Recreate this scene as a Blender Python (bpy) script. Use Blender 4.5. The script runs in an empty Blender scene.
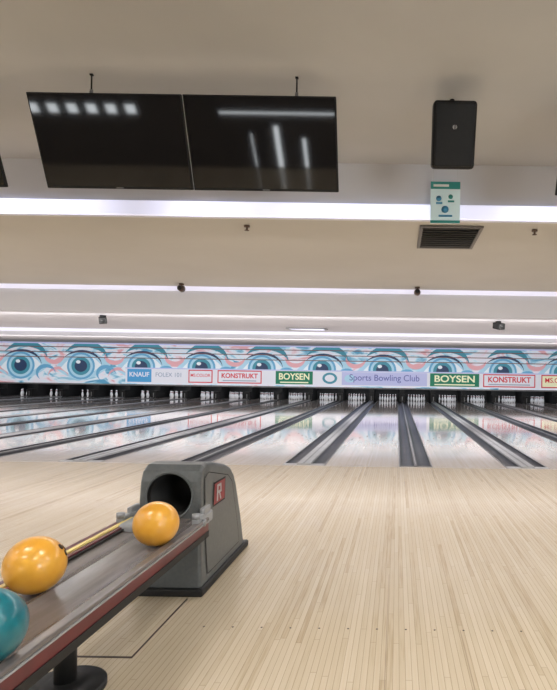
import bpy, bmesh, math, random
from mathutils import Matrix, Vector
random.seed(4)
scene=bpy.context.scene
try:
    scene.view_settings.view_transform='Standard'
    scene.view_settings.look='None'
    scene.view_settings.exposure=1.15
except Exception: pass
F=550.0; H=1.4

# ---------------- materials ----------------
def mat(name,col,rough=.5,metal=0,emit=None,es=0,spec=.5,coat=0):
    m=bpy.data.materials.new(name); m.use_nodes=True
    b=m.node_tree.nodes['Principled BSDF']
    b.inputs['Base Color'].default_value=(*col,1)
    b.inputs['Roughness'].default_value=rough
    b.inputs['Metallic'].default_value=metal
    b.inputs['Specular IOR Level'].default_value=spec
    b.inputs['Coat Weight'].default_value=coat
    b.inputs['Coat Roughness'].default_value=.12
    if emit:
        b.inputs['Emission Color'].default_value=(*emit,1)
        b.inputs['Emission Strength'].default_value=es
    return m
def noisy(m,c1,c2,scale=4,stretch=(1,1,1),detail=4,bump=0,emit=0):
    nt=m.node_tree; b=nt.nodes['Principled BSDF']
    tc=nt.nodes.new('ShaderNodeTexCoord'); mp=nt.nodes.new('ShaderNodeMapping')
    mp.inputs['Scale'].default_value=stretch
    n=nt.nodes.new('ShaderNodeTexNoise'); n.inputs['Scale'].default_value=scale; n.inputs['Detail'].default_value=detail
    r=nt.nodes.new('ShaderNodeValToRGB')
    r.color_ramp.elements[0].position=.3; r.color_ramp.elements[1].position=.7
    r.color_ramp.elements[0].color=(*c1,1); r.color_ramp.elements[1].color=(*c2,1)
    nt.links.new(tc.outputs['Object'],mp.inputs[0]); nt.links.new(mp.outputs[0],n.inputs['Vector'])
    nt.links.new(n.outputs['Fac'],r.inputs[0]); nt.links.new(r.outputs[0],b.inputs['Base Color'])
    if emit: 
        nt.links.new(r.outputs[0],b.inputs['Emission Color']); b.inputs['Emission Strength'].default_value=emit
    if bump:
        bp=nt.nodes.new('ShaderNodeBump'); bp.inputs['Strength'].default_value=bump
        nt.links.new(n.outputs['Fac'],bp.inputs['Height']); nt.links.new(bp.outputs[0],b.inputs['Normal'])
    return m
def wood(name,cols,bw,bl,rough,groove=.75,coat=0,mixn=.38,spec=.5):
    m=bpy.data.materials.new(name); m.use_nodes=True
    nt=m.node_tree; L=nt.links.new; b=nt.nodes['Principled BSDF']
    def N(t,**k):
        n=nt.nodes.new(t)
        for a,v in k.items(): setattr(n,a,v)
        return n
    def M(op,a,bb=None):
        n=N('ShaderNodeMath',operation=op)
        if isinstance(a,(int,float)): n.inputs[0].default_value=a
        else: L(a,n.inputs[0])
        if bb is not None:
            if isinstance(bb,(int,float)): n.inputs[1].default_value=bb
            else: L(bb,n.inputs[1])
        return n.outputs[0]
    g=N('ShaderNodeNewGeometry'); s=N('ShaderNodeSeparateXYZ'); L(g.outputs['Position'],s.inputs[0])
    xb=M('DIVIDE',s.outputs[0],bw); col=M('FLOOR',xb)
    w1=N('ShaderNodeTexWhiteNoise',noise_dimensions='1D'); L(col,w1.inputs['W'])
    yb=M('ADD',M('DIVIDE',s.outputs[1],bl),M('MULTIPLY',w1.outputs['Value'],17.3)); row=M('FLOOR',yb)
    c=N('ShaderNodeCombineXYZ'); L(col,c.inputs[0]); L(row,c.inputs[1])
    w2=N('ShaderNodeTexWhiteNoise',noise_dimensions='2D'); L(c.outputs[0],w2.inputs['Vector'])
    mp=N('ShaderNodeMapping'); mp.inputs['Scale'].default_value=(75,3,1); L(g.outputs['Position'],mp.inputs[0])
    n=N('ShaderNodeTexNoise'); n.inputs['Scale'].default_value=1.0; n.inputs['Detail'].default_value=5; L(mp.outputs[0],n.inputs['Vector'])
    # per-column tone dominates over per-segment tone
    tone=M('ADD',M('MULTIPLY',w1.outputs['Value'],.5),M('MULTIPLY',w2.outputs['Value'],.5))
    f=M('ADD',M('MULTIPLY',tone,1-mixn),M('MULTIPLY',n.outputs['Fac'],mixn))
    r=N('ShaderNodeValToRGB'); cr=r.color_ramp
    cr.elements[0].position=.12; cr.elements[0].color=(*cols[0],1)
    cr.elements[1].position=.8; cr.elements[1].color=(*cols[2],1)
    e=cr.elements.new(.36); e.color=(*cols[1],1)
    L(f,r.inputs[0])
    fx=M('FRACT',xb); gx=M('LESS_THAN',fx,.08)
    fy=M('FRACT',yb); gy=M('MULTIPLY',M('LESS_THAN',fy,.004),.5)
    gg=M('MAXIMUM',gx,gy)
    mx=N('ShaderNodeMix',data_type='RGBA'); mx.blend_type='MULTIPLY'
    L(gg,mx.inputs[0]); L(r.outputs[0],mx.inputs[6]); mx.inputs[7].default_value=(groove,groove*.95,groove*.88,1)
    L(mx.outputs[2],b.inputs['Base Color'])
    n2=N('ShaderNodeTexNoise'); n2.inputs['Scale'].default_value=1.5; L(g.outputs['Position'],n2.inputs['Vector'])
    rr=M('ADD',M('MULTIPLY',n2.outputs['Fac'],.08),rough-.04); L(rr,b.inputs['Roughness'])
    b.inputs['Coat Weight'].default_value=coat; b.inputs['Coat Roughness'].default_value=.05
    b.inputs['Specular IOR Level'].default_value=spec
    return m

m_appr=wood('approach_maple',[(.38,.28,.165),(.56,.46,.325),(.64,.545,.41)],.030,1.5,.19,.62,.3,.5)
m_lane=wood('lane_maple',[(.66,.57,.49),(.74,.66,.60),(.80,.73,.68)],.0275,1.6,.085,.92,.6,.4,.8)
m_ceil=noisy(mat('ceiling_beige',(.5,.47,.41),.85),(.40,.39,.375),(.47,.46,.44),.5)
m_ceil2=noisy(mat('ceiling_beige_warm',(.5,.47,.41),.85),(.45,.425,.38),(.50,.475,.43),.5)
m_face=noisy(mat('ceiling_white',(.8,.8,.8),.8),(.58,.58,.62),(.64,.64,.68),.5)
m_wall=noisy(mat('wall_paint',(.5,.47,.42),.8),(.16,.14,.12),(.22,.19,.16),1)
m_strip=mat('light_strip',(.9,.9,.9),.4,emit=(.76,.77,1),es=.30)
m_strip2=mat('light_strip_violet',(.9,.9,.9),.4,emit=(.80,.78,1),es=.26)
for mm in (m_strip,m_strip2): mm.node_tree.nodes['Principled BSDF'].inputs['Base Color'].default_value=(.6,.6,.66,1)
# tubes behind the diffuser: brightness varies along the run
nt=m_strip.node_tree; tc=nt.nodes.new('ShaderNodeTexCoord'); mp=nt.nodes.new('ShaderNodeMapping'); mp.inputs['Scale'].default_value=(.42,0,0)
nn=nt.nodes.new('ShaderNodeTexNoise'); nn.inputs['Scale'].default_value=1.3; nn.inputs['Detail'].default_value=1
mr=nt.nodes.new('ShaderNodeMapRange'); mr.inputs[1].default_value=.35; mr.inputs[2].default_value=.62; mr.inputs[3].default_value=.20; mr.inputs[4].default_value=.75
nt.links.new(tc.outputs['Object'],mp.inputs[0]); nt.links.new(mp.outputs[0],nn.inputs['Vector']); nt.links.new(nn.outputs['Fac'],mr.inputs[0]); nt.links.new(mr.outputs[0],nt.nodes['Principled BSDF'].inputs['Emission Strength'])
m_fill=mat('fill_panel_glow',(.9,.9,.9),.4,emit=(1,.97,.94),es=17)
m_pane=mat('pane_glow',(.9,.9,.9),.1,emit=(.9,.96,1),es=6)
m_black=noisy(mat('black_plastic',(.015,.015,.016),.55,spec=.3),(.004,.004,.0045),(.006,.006,.006),30)
m_screen=mat('screen_glass',(.003,.003,.004),.05,spec=.5)
m_gutter=noisy(mat('gutter_dark',(.05,.05,.055),.3),(.02,.02,.025),(.045,.045,.05),3)
m_cap=noisy(mat('cap_grey',(.4,.4,.41),.3),(.27,.27,.28),(.38,.38,.39),3)
m_cap2=noisy(mat('cap_mid',(.16,.16,.165),.3),(.10,.10,.105),(.16,.16,.165),3)
m_hood=noisy(mat('hood_grey_plastic',(.14,.145,.135),.38),(.085,.092,.092),(.105,.112,.112),40,bump=.05)
m_hoodL=mat('hood_light_grey',(.26,.27,.28),.35)
m_hoodD=mat('hood_dark',(.008,.008,.008),.6)
m_maroon=noisy(mat('maroon_stripe',(.11,.018,.02),.35),(.085,.008,.012),(.12,.014,.018),10)
m_tray=noisy(mat('tray_grey',(.28,.25,.23),.25),(.12,.105,.10),(.18,.16,.155),3,(8,1,8))
m_rail=mat('rail_metal',(.5,.5,.5),.28,metal=.7)
m_yel=mat('yellow_stripe',(.75,.6,.2),.4)
m_white=mat('white_paint',(.8,.8,.8),.4)
m_red=mat('red_paint',(.22,.008,.015),.4)
m_seam=mat('floor_seam',(.05,.03,.02),.6)
m_seam2=mat('board_seam',(.22,.15,.09),.5)
m_brown=mat('bronze_fixture',(.10,.06,.04),.35,metal=.4)
m_orange=noisy(mat('orange_ball',(.85,.3,.02),.28,coat=.35),(.68,.30,.02),(.82,.42,.05),7)
m_teal=noisy(mat('teal_ball',(.0,.2,.25),.28,coat=.35),(.0,.10,.14),(.005,.18,.22),7)
m_hole=mat('finger_hole',(.03,.01,.0),.7)
m_pin=mat('pin_white',(.75,.75,.76),.25)

# ---------------- builder ----------------
class B:
    def __init__(s,name): s.name=name; s.bm=bmesh.new(); s.mats=[]
    def mi(s,m):
        if m not in s.mats: s.mats.append(m)
        return s.mats.index(m)
    def add(s,tmp,m,M=None,smooth=False):
        i=s.mi(m)
        if M is not None: bmesh.ops.transform(tmp,matrix=M,verts=tmp.verts)
        vs={v:s.bm.verts.new(v.co) for v in tmp.verts}
        for f in tmp.faces:
            try: nf=s.bm.faces.new([vs[v] for v in f.verts]); nf.material_index=i; nf.smooth=smooth
            except ValueError: pass
        tmp.free()
    def box(s,x0,x1,y0,y1,z0,z1,m,bev=0,M=None,seg=2):
        t=bmesh.new(); bmesh.ops.create_cube(t,size=1)
        for v in t.verts: v.co=Vector(((x0+x1)/2+v.co.x*(x1-x0),(y0+y1)/2+v.co.y*(y1-y0),(z0+z1)/2+v.co.z*(z1-z0)))
        if bev: bmesh.ops.bevel(t,geom=list(t.edges),offset=bev,segments=seg,affect='EDGES',profile=.5)
        s.add(t,m,M)
    def cyl(s,c,r,h,m,axis='Z',r2=None,seg=24,M=None,smooth=True):
        t=bmesh.new(); bmesh.ops.create_cone(t,cap_ends=True,segments=seg,radius1=r,radius2=r if r2 is None else r2,depth=h)
        R=Matrix.Identity(4)
        if axis=='X': R=Matrix.Rotation(math.pi/2,4,'Y')
        if axis=='Y': R=Matrix.Rotation(-math.pi/2,4,'X')
        T=Matrix.Translation(c)@R
        if M is not None: T=M@T
        s.add(t,m,T,smooth)
    def sph(s,c,r,m,sc=(1,1,1),u=32,v=20):
        t=bmesh.new(); bmesh.ops.create_uvsphere(t,u_segments=u,v_segments=v,radius=r)
        s.add(t,m,Matrix.Translation(c)@Matrix.Diagonal((*sc,1)),True)
    def poly(s,pts,m):
        i=s.mi(m); f=s.bm.faces.new([s.bm.verts.new(p) for p in pts]); f.material_index=i
    def sweepX(s,prof,x0,x1,m):
        for a,b in zip(prof,prof[1:]):
            s.poly([(x0,a[0],a[1]),(x1,a[0],a[1]),(x1,b[0],b[1]),(x0,b[0],b[1])],m)
    def sweepY(s,prof,y0,y1,m):
        for a,b in zip(prof,prof[1:]):
            s.poly([(a[0],y0,a[1]),(b[0],y0,b[1]),(b[0],y1,b[1]),(a[0],y1,a[1])],m)
    def done(s,loc=(0,0,0),bevel=0,recalc=True):
        if recalc: bmesh.ops.recalc_face_normals(s.bm,faces=s.bm.faces)
        me=bpy.data.meshes.new(s.name); 
        if loc!=(0,0,0): bmesh.ops.translate(s.bm,vec=-Vector(loc),verts=s.bm.verts)
        s.bm.to_mesh(me); s.bm.free()
        for m in s.mats: me.materials.append(m)
        o=bpy.data.objects.new(s.name,me); scene.collection.objects.link(o); o.location=loc
        return o

XL,XR=-27.0,12.0; YR=-1.6; YW=33.6
YF=8.6; YE=32.6; SP=1.755; X0=.316; GE=.265; GO=.335
hw=lambda k: GO if k%2 else GE
# ---------------- floor ----------------
b=B('floor'); b.box(XL,XR,YR,YF,-.2,0,m_appr); b.done()
b=B('lane_foundation'); b.box(XL+.02,XR-.02,YF+.001,YW-.02,-.3,-.15,m_gutter); b.done()
b=B('approach_markings')
b.box(-1.66,-1.28,2.70,2.715,0,.0015,m_seam)
b.box(-1.29,-1.28,2.70,3.42,0,.0012,m_seam)
for i in range(0,12):
    x=-1.05+i*.16
    b.cyl((x,3.05,.0008),.006,.0016,m_seam,seg=12)
b.box(-.037,-.034,1.5,3.9,0,.0012,m_seam2); b.box(.37,.3725,1.5,3.05,0,.0012,m_seam2)
b.box(XL+1,XR-1,YF-.06,YF-.04,0,.001,m_cap)
b.done()

# ---------------- lanes / gutters ----------------
lane_me=None
ks=list(range(-15,7))
for k in ks[:-1]:
    xa=X0+k*SP+hw(k); xb_=X0+(k+1)*SP-hw(k+1); cx=(xa+xb_)/2; w=(xb_-xa)/2
    if lane_me is None:
        b=B('bowling_lane'); b.box(cx-w,cx+w,YF+.001,YE,-.14,0,m_lane)
        for j in range(-3,4):
            ax=cx+j*.15; ay=YF+4.6-abs(j)*.35
            b.poly([(ax-.02,ay,.001),(ax+.02,ay,.001),(ax,ay+.16,.001)],m_seam)
        o=b.done((cx,YF,0)); lane_me=o.data
    else:
        o=bpy.data.objects.new('bowling_lane',lane_me); scene.collection.objects.link(o); o.location=(cx,YF,0)
GL=31.0-YF
def gutter(kind):
    b=B('lane_gutter'); c=.11 if kind else .03; GW=hw(kind)-.001
    for sgn in (-1,1):
        xo=GW; xi=c; n=8
        ro=.024
        b.sweepY([(sgn*xo,-.12),(sgn*xo,.004),(sgn*(xo-ro),.004)],0,GL,m_cap2)
        pr=[]; mid=(xo-ro+xi)/2; r=(xo-ro-xi)/2
        for i in range(n+1):
            a=math.pi*i/n; pr.append((sgn*(mid+r*math.cos(a)),.004-.08*math.sin(a)))
        b.sweepY(pr,0,GL,m_gutter)
    if kind:
        b.sweepY([(-c,.004),(-c+.008,.03),(c-.008,.03),(c,.004)],0,GL,m_cap)
        b.poly([(-c,0,.004),(-c+.008,0,.03),(c-.008,0,.03),(c,0,.004)],m_cap)
        b.box(-.012,.012,.02,GL,.03,.033,m_cap2)
        b.box(-GW+.01,GW-.01,0,.14,-.12,.006,m_cap,bev=.004)
    else:
        b.sweepY([(-c,.004),(-c+.006,.02),(c-.006,.02),(c,.004)],0,GL,m_cap2)
        b.box(-GW+.01,GW-.01,0,.05,-.12,.005,m_cap2)
        b.box(-.006,.006,.1,GL,.02,.024,m_rail)
    o=b.done(); return o
gm={}
for k in ks:
    kind=k%2
    if kind not in gm:
        o=gutter(kind); gm[kind]=o.data
    else:
        o=bpy.data.objects.new('lane_gutter',gm[kind]); scene.collection.objects.link(o)
    o.location=(X0+k*SP,YF+.002,0)

# pins
prof=[(0,0),(.026,0),(.036,.03),(.052,.075),(.0605,.115),(.056,.16),(.040,.21),(.026,.245),(.0235,.265),(.028,.30),(.0325,.335),(.029,.362),(.016,.378),(0,.381)]
def pinset(name):
    b=B(name); seg=12
    for row in range(4):
        for i in range(row+1):
            px=(i-row/2)*.305; py=row*.264
            rings=[]
            for (r,z) in prof[1:-1]:
                rings.append([b.bm.verts.new((px+r*math.cos(2*math.pi*a/seg),py+r*math.sin(2*math.pi*a/seg),z)) for a in range(seg)])
            for j,(p,q) in enumerate(zip(rings,rings[1:])):
                mm=b.mi(m_red if 8==j else m_pin)
                for a in range(seg):
                    f=b.bm.faces.new([p[a],p[(a+1)%seg],q[(a+1)%seg],q[a]]); f.smooth=True; f.material_index=mm
            f=b.bm.faces.new(rings[-1]); f.material_index=b.mi(m_pin)
            f=b.bm.faces.new(rings[0]); f.material_index=b.mi(m_pin)
    return b.done()
pm=None
for k in ks[:-1]:
    xa=X0+k*SP+hw(k); xb_=X0+(k+1)*SP-hw(k+1); cx=(xa+xb_)/2
    if pm is None: o=pinset('bowling_pins'); pm=o.data
    else: o=bpy.data.objects.new('bowling_pins',pm); scene.collection.objects.link(o)
    o.location=(cx,31.65,0.001)

b=B('pinsetter_kickbacks')
for k in ks:
    cx=X0+k*SP
    b.box(cx-.13,cx+.13,31.62,33.3,-.13,.70,m_black)
    b.box(cx-.14,cx+.14,31.05,31.6,-.13,.42,m_black)
    b.box(cx-.02,cx+.02,31.02,31.05,.06,.3,m_cap2)
b.box(XL+.4,XR-.4,33.3,33.4,-.14,1.0,m_black)
b.done()

# ---------------- masking ----------------
YM=31.4
def z_of(v): return H+v*YM/F
m_art=bpy.data.materials.new('masking_artwork'); m_art.use_nodes=True
nt=m_art.node_tree; bb=nt.nodes['Principled BSDF']; L=nt.links.new
tc=nt.nodes.new('ShaderNodeTexCoord'); mp=nt.nodes.new('ShaderNodeMapping'); mp.inputs['Scale'].default_value=(.45,1,1.2); mp.inputs['Rotation'].default_value=(0,.6,0)
n1=nt.nodes.new('ShaderNodeTexNoise'); n1.inputs['Scale'].default_value=1.2; n1.inputs['Detail'].default_value=3; n1.inputs['Distortion'].default_value=1.8
r=nt.nodes.new('ShaderNodeValToRGB'); cr=r.color_ramp
cr.elements[0].position=.34; cr.elements[0].color=(.08,.30,.48,1)
cr.elements[1].position=.66; cr.elements[1].color=(.66,.36,.40,1)
e=cr.elements.new(.41); e.color=(.32,.56,.70,1)
e=cr.elements.new(.46); e.color=(.64,.74,.82,1)
e=cr.elements.new(.57); e.color=(.72,.68,.76,1)
L(tc.outputs['Object'],mp.inputs[0]); L(mp.outputs[0],n1.inputs['Vector']); L(n1.outputs['Fac'],r.inputs[0])
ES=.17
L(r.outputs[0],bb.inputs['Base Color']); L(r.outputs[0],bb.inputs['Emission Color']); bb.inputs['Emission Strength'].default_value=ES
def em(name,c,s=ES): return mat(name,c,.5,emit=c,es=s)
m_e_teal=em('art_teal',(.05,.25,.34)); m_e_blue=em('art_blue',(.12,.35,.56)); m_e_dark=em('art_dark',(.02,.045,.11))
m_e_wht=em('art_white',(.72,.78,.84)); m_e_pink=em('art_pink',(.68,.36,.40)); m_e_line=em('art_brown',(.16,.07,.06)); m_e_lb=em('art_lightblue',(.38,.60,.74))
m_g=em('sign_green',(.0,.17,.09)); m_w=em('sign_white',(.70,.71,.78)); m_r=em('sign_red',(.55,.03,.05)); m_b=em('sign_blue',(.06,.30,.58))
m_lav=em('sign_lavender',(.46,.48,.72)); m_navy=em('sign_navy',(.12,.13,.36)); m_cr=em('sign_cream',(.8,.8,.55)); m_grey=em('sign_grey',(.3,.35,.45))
b=B('masking_unit')
zt=z_of(29.7); zb=z_of(-11)
AX0,AX1=XL+.6,XR-.6
b.box(AX0,AX1,YM,YM+.1,zb,zt,m_art)
b.box(AX0,AX1,YM-.03,YM+.02,zb-.08,zb,m_cap2)
b.box(AX0,AX1,YM-.03,YM+.02,zt-.07,zt,m_lav)
def ell(cx,cz,rx,rz,y,m,n=28,a0=0,a1=2*math.pi,rot=0):
    pts=[]
    for i in range(n):
        a=a0+(a1-a0)*i/n
        x=rx*math.cos(a); z=rz*math.sin(a)
        pts.append((cx+x*math.cos(rot)-z*math.sin(rot),y,cz+x*math.sin(rot)+z*math.cos(rot)))
    b.poly(pts,m)
def almond(cx,cz,rx,rz,y,m,n=14,tilt=.1):
    pts=[]
    for i in range(n+1):
        t=-1+2*i/n; pts.append((cx+rx*t,y,cz+rz*(1-t*t)+tilt*t))
    for i in range(1,n):
        t=1-2*i/n; pts.append((cx+rx*t,y,cz-rz*.8*(1-t*t)+tilt*t))
    b.poly(pts,m)
def arc(cx,cz,rx,rz,w,a0,a1,y,m,n=14):
    for i in range(n):
        p=a0+(a1-a0)*i/n; q=a0+(a1-a0)*(i+1)/n
        def wd(a): 
            t=(a-a0)/(a1-a0); return w*math.sin(math.pi*min(max(t,.03),.97))
        P=[(rx,rz,p),(rx+wd(p),rz+wd(p),p),(rx+wd(q),rz+wd(q),q),(rx,rz,q)]
        b.poly([(cx+X*math.cos(a),y,cz+Z*math.sin(a)) for X,Z,a in P],m)
e0=(322-397)*YM/F
for k in range(-6,5):
    cx=e0+k*3.44; cz=1.74
    almond(cx+.1,cz,1.6,.92,YM-.010,m_e_lb)
    almond(cx,cz,1.15,.70,YM-.014,m_e_wht)
    ell(cx,cz+.02,.80,.78,YM-.018,m_e_blue)
    ell(cx,cz+.02,.68,.66,YM-.022,m_e_lb)
    ell(cx,cz+.02,.54,.52,YM-.024,m_e_teal)
    ell(cx,cz+.02,.36,.34,YM-.026,m_e_dark)
    ell(cx-.15,cz+.25,.13,.10,YM-.03,m_e_wht,12)
    arc(cx,cz,1.2,.80,.14,math.pi*.05,math.pi*.8,YM-.028,m_e_dark)
    arc(cx+.15,cz+.15,1.45,.95,.36,math.pi*.12,math.pi*.75,YM-.012,m_e_teal)
    arc(cx-1.5,cz+.75,.55,.4,.25,math.pi*1.0,math.pi*1.9,YM-.012,m_e_pink)
    arc(cx+1.5,cz-.5,.5,.4,.22,math.pi*.1,math.pi*1.2,YM-.012,m_e_blue)
    arc(cx-1.3,cz-.7,.6,.5,.18,math.pi*.1,math.pi*.9,YM-.012,m_e_pink)
for z in (2.82,2.53,2.24): b.box(AX0,AX1,YM-.035,YM-.03,z,z+.045,m_e_line)
xp=lambda x:(x-397)*YM/F
xs0=xp(126)
b.box(xs0,AX1,YM-.07,YM-.04,.84,1.72,m_w)
b.box(xs0,AX1,YM-.075,YM-.07,1.66,1.72,m_lav)
ads=[(128,152,m_b,'KNAUF',m_w,0),(154,185,m_w,'FOLEX 101',m_grey,0),(189,213,m_w,'MS.COLOR',m_r,1),(218,262,m_w,'KONSTRUKT',m_r,1),
(276,313,m_g,'BOYSEN',m_cr,0),(320,340,m_w,'',m_w,0),(342,427,m_lav,'Sports Bowling Club',m_navy,0),(430,479,m_g,'BOYSEN',m_cr,0),
(483,535,m_w,'KONSTRUKT',m_r,1),(541,580,m_cr,'MS.COLOR',m_r,1),(590,630,m_g,'BOYSEN',m_cr,0)]
texts=[]
for a0,a1,bg,t,tc_,fr in ads:
    x0,x1=xp(a0),min(xp(a1),AX1-.1)
    if x1-x0<.5: continue
    y=YM-.08
    b.box(x0,x1,y,y+.005,.9,1.64,tc_ if fr else bg)
    if fr: b.box(x0+.06,x1-.06,y-.008,y,.96,1.58,bg)
    if t: texts.append((t,(x0+x1)/2,(x1-x0)*.82,tc_))
    if t=='BOYSEN': b.box(x0+.25,x1-.25,y-.01,y,.97,1.04,m_cr)
    if t=='KONSTRUKT': b.box(x0+.3,x1-.3,y-.012,y-.004,1.02,1.08,m_grey)
    if t=='Sports Bowling Club': ell(x0+.45,1.27,.3,.22,y-.01,m_e_lb)
ell(xp(330),1.27,.42,.32,YM-.09,m_e_teal); ell(xp(330),1.27,.28,.2,YM-.095,m_w)
mask=b.done(recalc=False)
for t,cx,w,m in texts:
    cu=bpy.data.curves.new('sign_text','FONT'); cu.body=t; cu.size=.5; cu.align_x='CENTER'; cu.align_y='CENTER'; cu.extrude=.004; cu.offset=.012 if t in('BOYSEN','KONSTRUKT','KNAUF') else .002
    o=bpy.data.objects.new('sign_lettering',cu); scene.collection.objects.link(o); cu.materials.append(m)
    bpy.context.view_layer.update()
    s=w/max(o.dimensions.x,.1); 
    o.scale=(s,min(s*1.05,1.05),1); o.rotation_euler=(math.pi/2,0,0); o.location=(cx,YM-.1,1.32); o.parent=mask

# ---------------- ceiling ----------------
def ceil(name,prof,m):
    b=B(name)
    up=[(y,z+.06) for y,z in reversed(prof)]
    b.sweepX(prof+up+[prof[0]],XL,XR,m); return b.done()
Z2=3.10; Z3=2.755
ceil('ceiling',[(YR,3.8),(6.26,3.8)],m_ceil)
ceil('ceiling',[(6.26,3.17),(10.76,Z2)],m_ceil2)
ceil('ceiling',[(10.76,2.58),(17.06,Z3)],m_face)
ceil('ceiling',[(17.06,2.53),(31.25,zt)],m_face)
for n,(y,z0,z1) in enumerate(((6.2,3.17,3.8),(10.7,2.58,Z2),(17,2.53,Z3))):
    b=B('trim_%d'%(n+1)); b.box(XL,XR,y,y+.06,z0,z1,m_face); b.done()
b=B('cove_light'); b.box(XL,XR,6.15,6.199,3.175,3.335,m_strip,bev=.01); b.done()
b=B('cove_light'); b.box(XL,XR,10.66,10.699,Z2-.085,Z2-.002,m_strip2); b.done()
b=B('cove_light'); b.box(XL,XR,16.96,16.999,Z3-.10,Z3-.01,m_strip2); b.done()
b=B('wall_left'); b.box(XL-.1,XL,YR,YW,-.2,4,m_wall); b.done()
b=B('wall_right'); b.box(XR,XR+.1,YR,YW,-.2,4,m_wall); b.done()
b=B('wall_front'); b.box(XL,XR,YW,YW+.1,-.3,4,m_wall); b.done()
b=B('wall_rear'); b.box(XL,XR,YR-.1,YR,-.2,4,m_wall); b.done()
for n,(wx,ww,z0,z1) in enumerate([(-1.85,.12,.0,.62),(-2.36,.15,0,.85),(-2.85,.08,0,.7)]+[(-6.8+i*.36,.24,1.0,1.2) for i in range(6)]+[(-2.3,2.2,1.02,1.1),(3,1.6,.9,2.2),(7,1.6,.9,2.2),(-12,2,.9,2.2)]):  # unseen glowing panes standing for windows and lights, shaped to reflect in the screens
    b=B('reflection_pane_%d'%(n+1))
    b.box(wx-ww/2,wx+ww/2,YR,YR+.015,z0+.03,z1,m_pane)
    for xx in (wx-ww/2,wx+ww/2): b.box(xx-.025,xx+.025,YR,YR+.04,z0,z1+.03,m_cap2)
    b.box(wx-ww/2,wx+ww/2,YR,YR+.04,z1,z1+.04,m_cap2)
    b.done()
for X in (-18,-13,-8.5,-5.5,-2.5,.5,3.5,6.5,9.5):  # fill panels added on the unseen ceiling over and behind the camera
    for Y in (-.7,1.6):
        b=B('ceiling_light'); b.box(X-.6,X+.6,Y-.15,Y+.15,3.77,3.798,m_fill)
        for s in (-1,1): b.box(X-.63,X+.63,Y+s*.15-.02,Y+s*.15+.02,3.76,3.799,m_white)
        b.done()
def area(name,y,z,power,ang,sy=.12,col=(1,.98,.97)):
    l=bpy.data.lights.new(name,'AREA'); l.shape='RECTANGLE'; l.size=XR-XL-1; l.size_y=sy; l.energy=power; l.color=col
    o=bpy.data.objects.new(name,l); scene.collection.objects.link(o)
    o.location=((XL+XR)/2,y,z); o.rotation_euler=(ang,0,0)
    return o
area('floor_fill_lamp',6.45,3.05,350,math.radians(12))  # area lights added below the ceiling steps to brighten floor and lanes, no fixtures
area('floor_fill_lamp',10.95,2.50,460,math.radians(34))
area('floor_fill_lamp',17.3,2.46,520,math.radians(48))
area('pin_fill_lamp',31.56,.95,55,math.radians(35),col=(.8,.87,1))  # light added behind the masking to lift the pins, no fixture

# ---------------- televisions ----------------
def tv(xl,w,xh):
    b=B('television'); top=Vector((0,4.34,3.606)); bot=Vector((0,4.63,2.947))
    h=(top-bot).length; ang=math.atan2(top.y-bot.y,top.z-bot.z)
    c=(top+bot)/2
    M=Matrix.Translation((xl+w/2,c.y,c.z))@Matrix.Rotation(-ang,4,'X')
    b.box(-w/2,w/2,0,.03,-h/2,h/2,m_black,bev=.006,M=M)
    b.box(-w/2+.012,w/2-.012,-.002,.001,-h/2+.02,h/2-.012,m_screen,M=M)
    b.box(-w/2+.2,w/2-.2,.03,.075,-h/2+.05,h/2-.25,m_black,bev=.01,M=M)
    b.box(-.15,.15,.03,.10,-.1,.12,m_black,M=M)
    b.box(-.03,.03,.0-.003,0,-h/2+.004,-h/2+.014,m_cap2,M=M)
    b.cyl((xh,4.42,3.69),.006,.216,m_black); b.cyl((xh,4.42,3.655),.014,.03,m_cap2)
    b.box(xh-.012,xh+.012,4.41,4.43,3.785,3.797,m_black)
    return b.done((xl+w/2,c.y,c.z))
tv(-2.965,1.225,-2.49); tv(-1.73,1.215,-.84); tv(-4.53,1.22,-4.0); tv(1.31,1.22,2.0)

def speaker(x,y,zc,w,h,d,tilt):
    b=B('speaker'); M=Matrix.Translation((x,y,zc))@Matrix.Rotation(tilt,4,'X')
    b.box(-w/2,w/2,0,d,-h/2,h/2,m_black,bev=.03,M=M,seg=3)
    b.box(-w/2+.02,w/2-.02,-.012,.01,-h/2+.02,h/2-.02,m_black,bev=.008,M=M)
    b.cyl((0,-.014,.06),.018,.006,m_cap,axis='Y',M=M,seg=16)
    b.box(-.004,.004,-.02,-.016,.04,.08,m_black,M=M)
    b.box(-.05,.05,d-.02,d+.06,-.06,.06,m_black,M=M)
    b.cyl((x,y+d+.04,(zc+3.795)/2),.02,3.795-zc,m_black)
    return b.done((x,y,zc))
speaker(.44,4.5,3.385,.355,.52,.20,.35)
# ---------------- hanging notice ----------------
b=B('notice_sign')
m_sgn=mat('notice_white',(.60,.76,.78),.4,emit=(.6,.75,.78),es=.05); m_sgt=mat('notice_teal',(.03,.26,.24),.4); m_sgb=mat('notice_blue',(.06,.28,.48),.4)
x0,x1,z0,z1=.34,.665,3.10,3.555; y=6.05
b.box(x0,x1,y,y+.012,z0,z1,m_sgn)
b.box(x0,x1,y-.003,y,z1-.08,z1,m_sgt); b.box(x0,x1,y-.003,y,z0,z0+.03,m_sgt)
b.cyl((x0+.09,y-.004,z0+.27),.03,.004,m_sgb,axis='Y'); b.cyl((x0+.22,y-.004,z0+.29),.025,.004,m_sgt,axis='Y')
b.cyl((x0+.16,y-.004,z0+.15),.04,.004,m_sgb,axis='Y'); b.box(x0+.09,x0+.24,y-.004,y,z0+.07,z0+.09,m_sgb)
b.box(x0+.06,x0+.13,y-.004,y,z0+.21,z0+.23,m_sgb); b.box(x0+.19,x0+.26,y-.004,y,z0+.23,z0+.25,m_sgt)
b.box(x0+.03,x0+.2,y-.005,y-.002,z1-.055,z1-.03,m_white)
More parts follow.
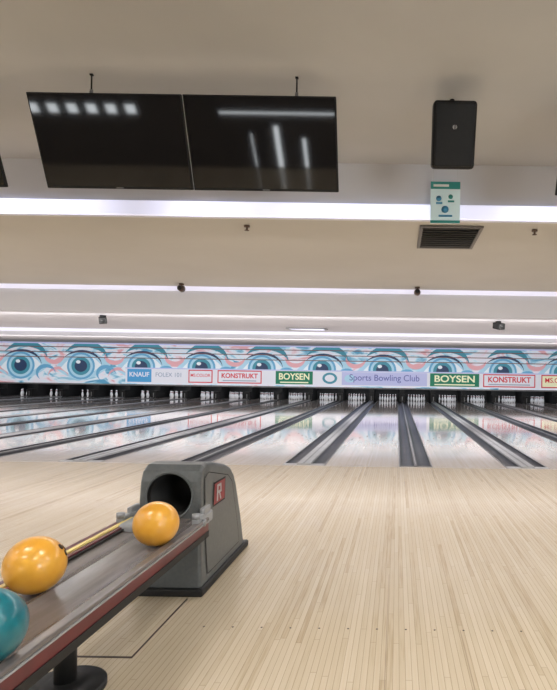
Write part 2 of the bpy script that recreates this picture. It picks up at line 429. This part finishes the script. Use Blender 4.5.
for xx in (x0+.03,x1-.03): b.cyl((xx,y+.006,(z1+3.8)/2),.0015,3.8-z1,m_rail,seg=6)
b.done()
b=B('air_vent'); x0,x1,y0,y1=.27,.95,6.40,7.35; z=3.165
m_vent=mat('vent_bronze',(.13,.115,.10),.5)
Mv=Matrix.Translation((0,6.26,3.17))@Matrix.Rotation(-math.atan(.07/4.5),4,'X')@Matrix.Translation((0,-6.26,-3.17))
b.box(x0,x1,y0,y1,z-.006,z,m_black,M=Mv)
for (a,c,d,e) in ((x0-.03,x1+.03,y0-.03,y0+.01),(x0-.03,x1+.03,y1-.01,y1+.03),(x0-.03,x0+.01,y0,y1),(x1-.01,x1+.03,y0,y1)):
    b.box(a,c,d,e,z-.02,z,m_vent,M=Mv)
for i in range(9):
    yy=y0+.07+i*.10; M=Mv@Matrix.Translation((0,yy,z-.012))@Matrix.Rotation(.45,4,'X')
    b.box(x0,x1,-.026,.026,-.002,.002,m_vent,M=M)
b.done()
for x in (-4.10,.36):
    b=B('ceiling_spotlight'); b.cyl((x,10.4,3.09),.05,.028,m_brown); b.cyl((x,10.4,3.06),.015,.06,m_brown)
    b.cyl((x,10.37,3.01),.05,.12,m_brown,axis='Y',r2=.065); b.sph((x,10.31,3.01),.042,m_black); b.done((x,10.4,3.09))
for x in (-6.17,2.1):
    b=B('security_camera'); zc=2.60
    b.cyl((x,11.5,zc-.02),.06,.03,m_black); b.cyl((x,11.5,zc-.05),.02,.08,m_black)
    M=Matrix.Translation((x,11.5,zc-.10))@Matrix.Rotation(.25,4,'X')@Matrix.Rotation(.5,4,'Z')
    b.box(-.075,.075,-.14,.10,-.065,.065,m_black,bev=.015,M=M); b.cyl((0,-.135,0),.04,.03,m_black,axis='Y',M=M); b.done((x,11.5,zc))
for x in (-1.8,1.6):
    b=B('fire_sprinkler'); b.cyl((x,6.5,3.152),.035,.02,m_brown); b.cyl((x,6.5,3.13),.012,.04,m_brown); b.cyl((x,6.5,3.105),.028,.006,m_brown); b.done((x,6.5,3.16))
b=B('ceiling_light'); sl=(Z3-2.58)/6.3; zz=2.58+(15.2-10.76)*sl
M=Matrix.Translation((-2.5,15.2,zz-.014))@Matrix.Rotation(math.atan(sl),4,'X')
b.box(-.54,.54,-.3,.3,-.012,.012,m_cap2,M=M); b.box(-.46,.46,-.22,.22,-.02,-.012,m_strip,M=M); b.done()

# ---------------- ball return ----------------
cx=-1.44; W=.222
SY=lambda y:3.47+(y-3.47)*.93
t=bmesh.new()
pf=[(3.47,.02),(3.50,.45),(3.515,.71),(3.54,.775),(3.60,.808),(3.68,.815),(3.8,.80),(4.10,.74),(4.22,.70),(4.30,.64),(4.36,.55),(4.46,.30),(4.54,.02)]
pf=[(SY(y),z) for y,z in pf]
L_=[];R_=[]
for (y,z) in pf:
    w=W-.035*(z/.83)
    L_.append(t.verts.new((cx-w,y,z))); R_.append(t.verts.new((cx+w,y,z)))
t.faces.new(L_); t.faces.new(list(reversed(R_)))
n=len(pf)
for i in range(n):
    j=(i+1)%n; t.faces.new([L_[j],L_[i],R_[i],R_[j]])
bmesh.ops.recalc_face_normals(t,faces=t.faces)
side=[e for e in t.edges if len(e.link_faces)==2 and any(len(f.verts)>4 for f in e.link_faces)]
bmesh.ops.bevel(t,geom=side,offset=.025,segments=4,affect='EDGES',profile=.5)
me=bpy.data.meshes.new('tmp'); t.to_mesh(me); t.free()
me.materials.append(m_hood); me.materials.append(m_hoodD)
HZ=.618
ho=bpy.data.objects.new('tmp_hood',me); scene.collection.objects.link(ho)
cb=B('tmp_cut'); cb.cyl((cx,3.5,HZ),.142,.75,m_hoodD,axis='Y',seg=40); cut=cb.done()
md=ho.modifiers.new('b','BOOLEAN'); md.object=cut; md.operation='DIFFERENCE'; md.solver='EXACT'
bpy.context.view_layer.update()
ev=ho.evaluated_get(bpy.context.evaluated_depsgraph_get()); me2=bpy.data.meshes.new_from_object(ev)
b=B('ball_return')
b.mi(m_hood); b.mi(m_hoodD); b.bm.from_mesh(me2)
bpy.data.objects.remove(ho); bpy.data.objects.remove(cut)
for f in b.bm.faces:
    c=f.calc_center_median()
    r_=math.hypot(c.x-cx,c.z-HZ)
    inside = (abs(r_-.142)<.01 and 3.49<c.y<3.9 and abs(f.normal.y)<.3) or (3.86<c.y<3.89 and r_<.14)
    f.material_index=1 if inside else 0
seg=40
yf=lambda z: 3.498+(z-.45)*.015/.27
for i in range(seg):
    a=2*math.pi*i/seg; q=2*math.pi*(i+1)/seg
    def P(r,a,o): 
        z=HZ+r*math.sin(a); return (cx+r*math.cos(a),yf(z)+o,z)
    b.poly([P(.157,a,0.002),P(.157,q,0.002),P(.151,q,-.008),P(.151,a,-.008)],m_hood)
    b.poly([P(.151,a,-.008),P(.151,q,-.008),P(.141,q,-.004),P(.141,a,-.004)],m_hood)
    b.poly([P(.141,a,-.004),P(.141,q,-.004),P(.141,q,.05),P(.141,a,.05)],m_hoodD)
b.box(cx-W-.02,cx+W+.02,3.44,4.52,0,.05,m_hoodD,bev=.012)
def sx(z,o): return cx+W-.035*(z/.83)+o
pts=[(3.60,.10),(3.58,.42),(3.60,.72),(3.68,.745),(4.12,.655),(4.22,.59),(4.34,.22),(4.36,.10)]
pts=[(SY(y),z) for y,z in pts]
b.poly([(sx(z,.004),y,z) for y,z in pts],m_hood)
for (ya,za),(yb_,zb_) in zip(pts,pts[1:]+pts[:1]):
    dy,dz=yb_-ya,zb_-za; l=math.hypot(dy,dz); ny,nz=-dz/l*.006,dy/l*.006
    b.poly([(sx(za,.0055),ya,za),(sx(zb_,.0055),yb_,zb_),(sx(zb_,.0055),yb_+ny,zb_+nz),(sx(za,.0055),ya+ny,za+nz)],m_hoodD)
def q(y0,y1,z0,z1,o,m,sh=.0): b.poly([(sx(z0,o),y0,z0),(sx(z0,o),y1,z0),(sx(z1,o),y1+sh,z1),(sx(z1,o),y0+sh,z1)],m)
q(3.72,3.98,.50,.66,.007,m_hoodD,.03); q(3.735,3.965,.512,.648,.009,m_red,.03)
q(3.79,3.82,.525,.635,.011,m_cap,.02); q(3.82,3.90,.618,.635,.011,m_cap,.0); q(3.875,3.90,.59,.618,.011,m_cap,.0); q(3.82,3.90,.573,.59,.011,m_cap,.0); q(3.865,3.89,.525,.573,.011,m_cap,-.02)
# rack
xl,xr=-1.645,-1.175; y0,y1=.95,3.47
zt_=.485
pr=[]
for i in range(25):
    u=i/24; x=xl+.03+(xr-xl-.06)*u
    ph=(u*2)%1 if u<1 else 1
    pr.append((x,zt_+.018*(2*ph-1)**2))
b.sweepY(pr,y0,y1,m_tray)
b.box(xl+.03,xr-.03,y0,y1,.43,.47,m_hoodD)
for s,xo in ((-1,xl),(1,xr)):
    b.box(xo-.022,xo+.022,y0,y1-.05,.492,.512,m_tray if s>0 else m_maroon,bev=.006)
    b.box(xo-.016+s*.004,xo+.016+s*.004,y0,y1-.06,.430,.486,m_maroon)
    b.box(xo-.018+s*.006,xo+.018+s*.006,y0,y1-.06,.484,.492,m_cap)
    b.box(xo-.020+s*.004,xo+.020+s*.004,y0,y1-.06,.395,.431,m_hoodD)
    xc=xo-(.01 if s>0 else -.01)
    b.box(xc-.022,xc+.022,3.26,3.52,.47,.54,m_hoodL,bev=.012)
    b.cyl((xc,3.28,.55),.024,.03,m_hoodL); b.cyl((xc+s*.028,3.33,.50),.022,.02,m_hoodL,axis='X')
    b.box(xc-.015,xc+.015,3.38,3.5,.53,.575,m_hoodL,bev=.01)
# left inner rail: maroon rib, yellow stripe, dark channel
b.box(xl+.024,xl+.050,y0+.2,y1-.1,.500,.520,m_yel,bev=.004)
b.box(xl+.050,xl+.075,y0+.2,y1-.1,.495,.512,m_maroon,bev=.003)
b.box(xl+.075,xl+.088,y0+.2,y1-.1,.495,.503,m_hoodD)
b.box(-1.60,-1.46,3.16,3.50,.46,.53,m_hoodL,bev=.028,seg=4)
b.cyl(((xl+xr)/2,y0,.45),.235,.09,m_maroon,seg=40); b.cyl(((xl+xr)/2,y0,.50),.24,.025,m_tray,seg=40)
for yy in (2.42,1.15):
    b.cyl((cx,yy,.235),.045,.42,m_hoodD); b.cyl((cx,yy,.012),.165,.024,m_hoodD,seg=40); b.cyl((cx,yy,.035),.155,.022,m_hoodD,r2=.06,seg=40)
    b.box(cx-.13,cx+.13,yy-.06,yy+.06,.37,.435,m_hoodD)
b.done((cx,3.0,0))
def ball(x,y,z,m,hd):
    b=B('bowling_ball'); r=.115; b.sph((x,y,z),r,m,u=48,v=32)
    d=Vector(hd).normalized()
    ref=d.orthogonal().normalized(); ref2=d.cross(ref)
    for (a,c) in ((.0,.16),(-.13,-.12),(.13,-.12)):
        dd=(d+ref*a+ref2*c).normalized()
        M=Matrix.Translation(Vector((x,y,z))+dd*(r-.004))@dd.to_track_quat('Z','Y').to_matrix().to_4x4()
        b.cyl((0,0,0),.013,.0095,m_hole,M=M,seg=16)
    b.done((x,y,z))
ball(-1.258,2.90,.608,m_orange,(-.3,.9,-.2))
ball(-1.475,2.26,.606,m_orange,(.8,.35,.5))
ball(-1.262,1.70,.608,m_teal,(-.5,.5,.6))

# ---------------- world, camera ----------------
w=bpy.data.worlds.new('world'); scene.world=w; w.use_nodes=True
w.node_tree.nodes['Background'].inputs[0].default_value=(.8,.85,.9,1); w.node_tree.nodes['Background'].inputs[1].default_value=.3
cam=bpy.data.cameras.new('camera'); co=bpy.data.objects.new('camera',cam); scene.collection.objects.link(co)
co.matrix_world=Matrix.Translation((0,0,H))@Matrix.Rotation(math.pi/2,4,'X')@Matrix.Rotation(.015,4,'Z')
cam.sensor_width=36; cam.lens=F/690*36
cam.shift_x=-118.5/690; cam.shift_y=32/690
cam.clip_start=.05
scene.camera=co
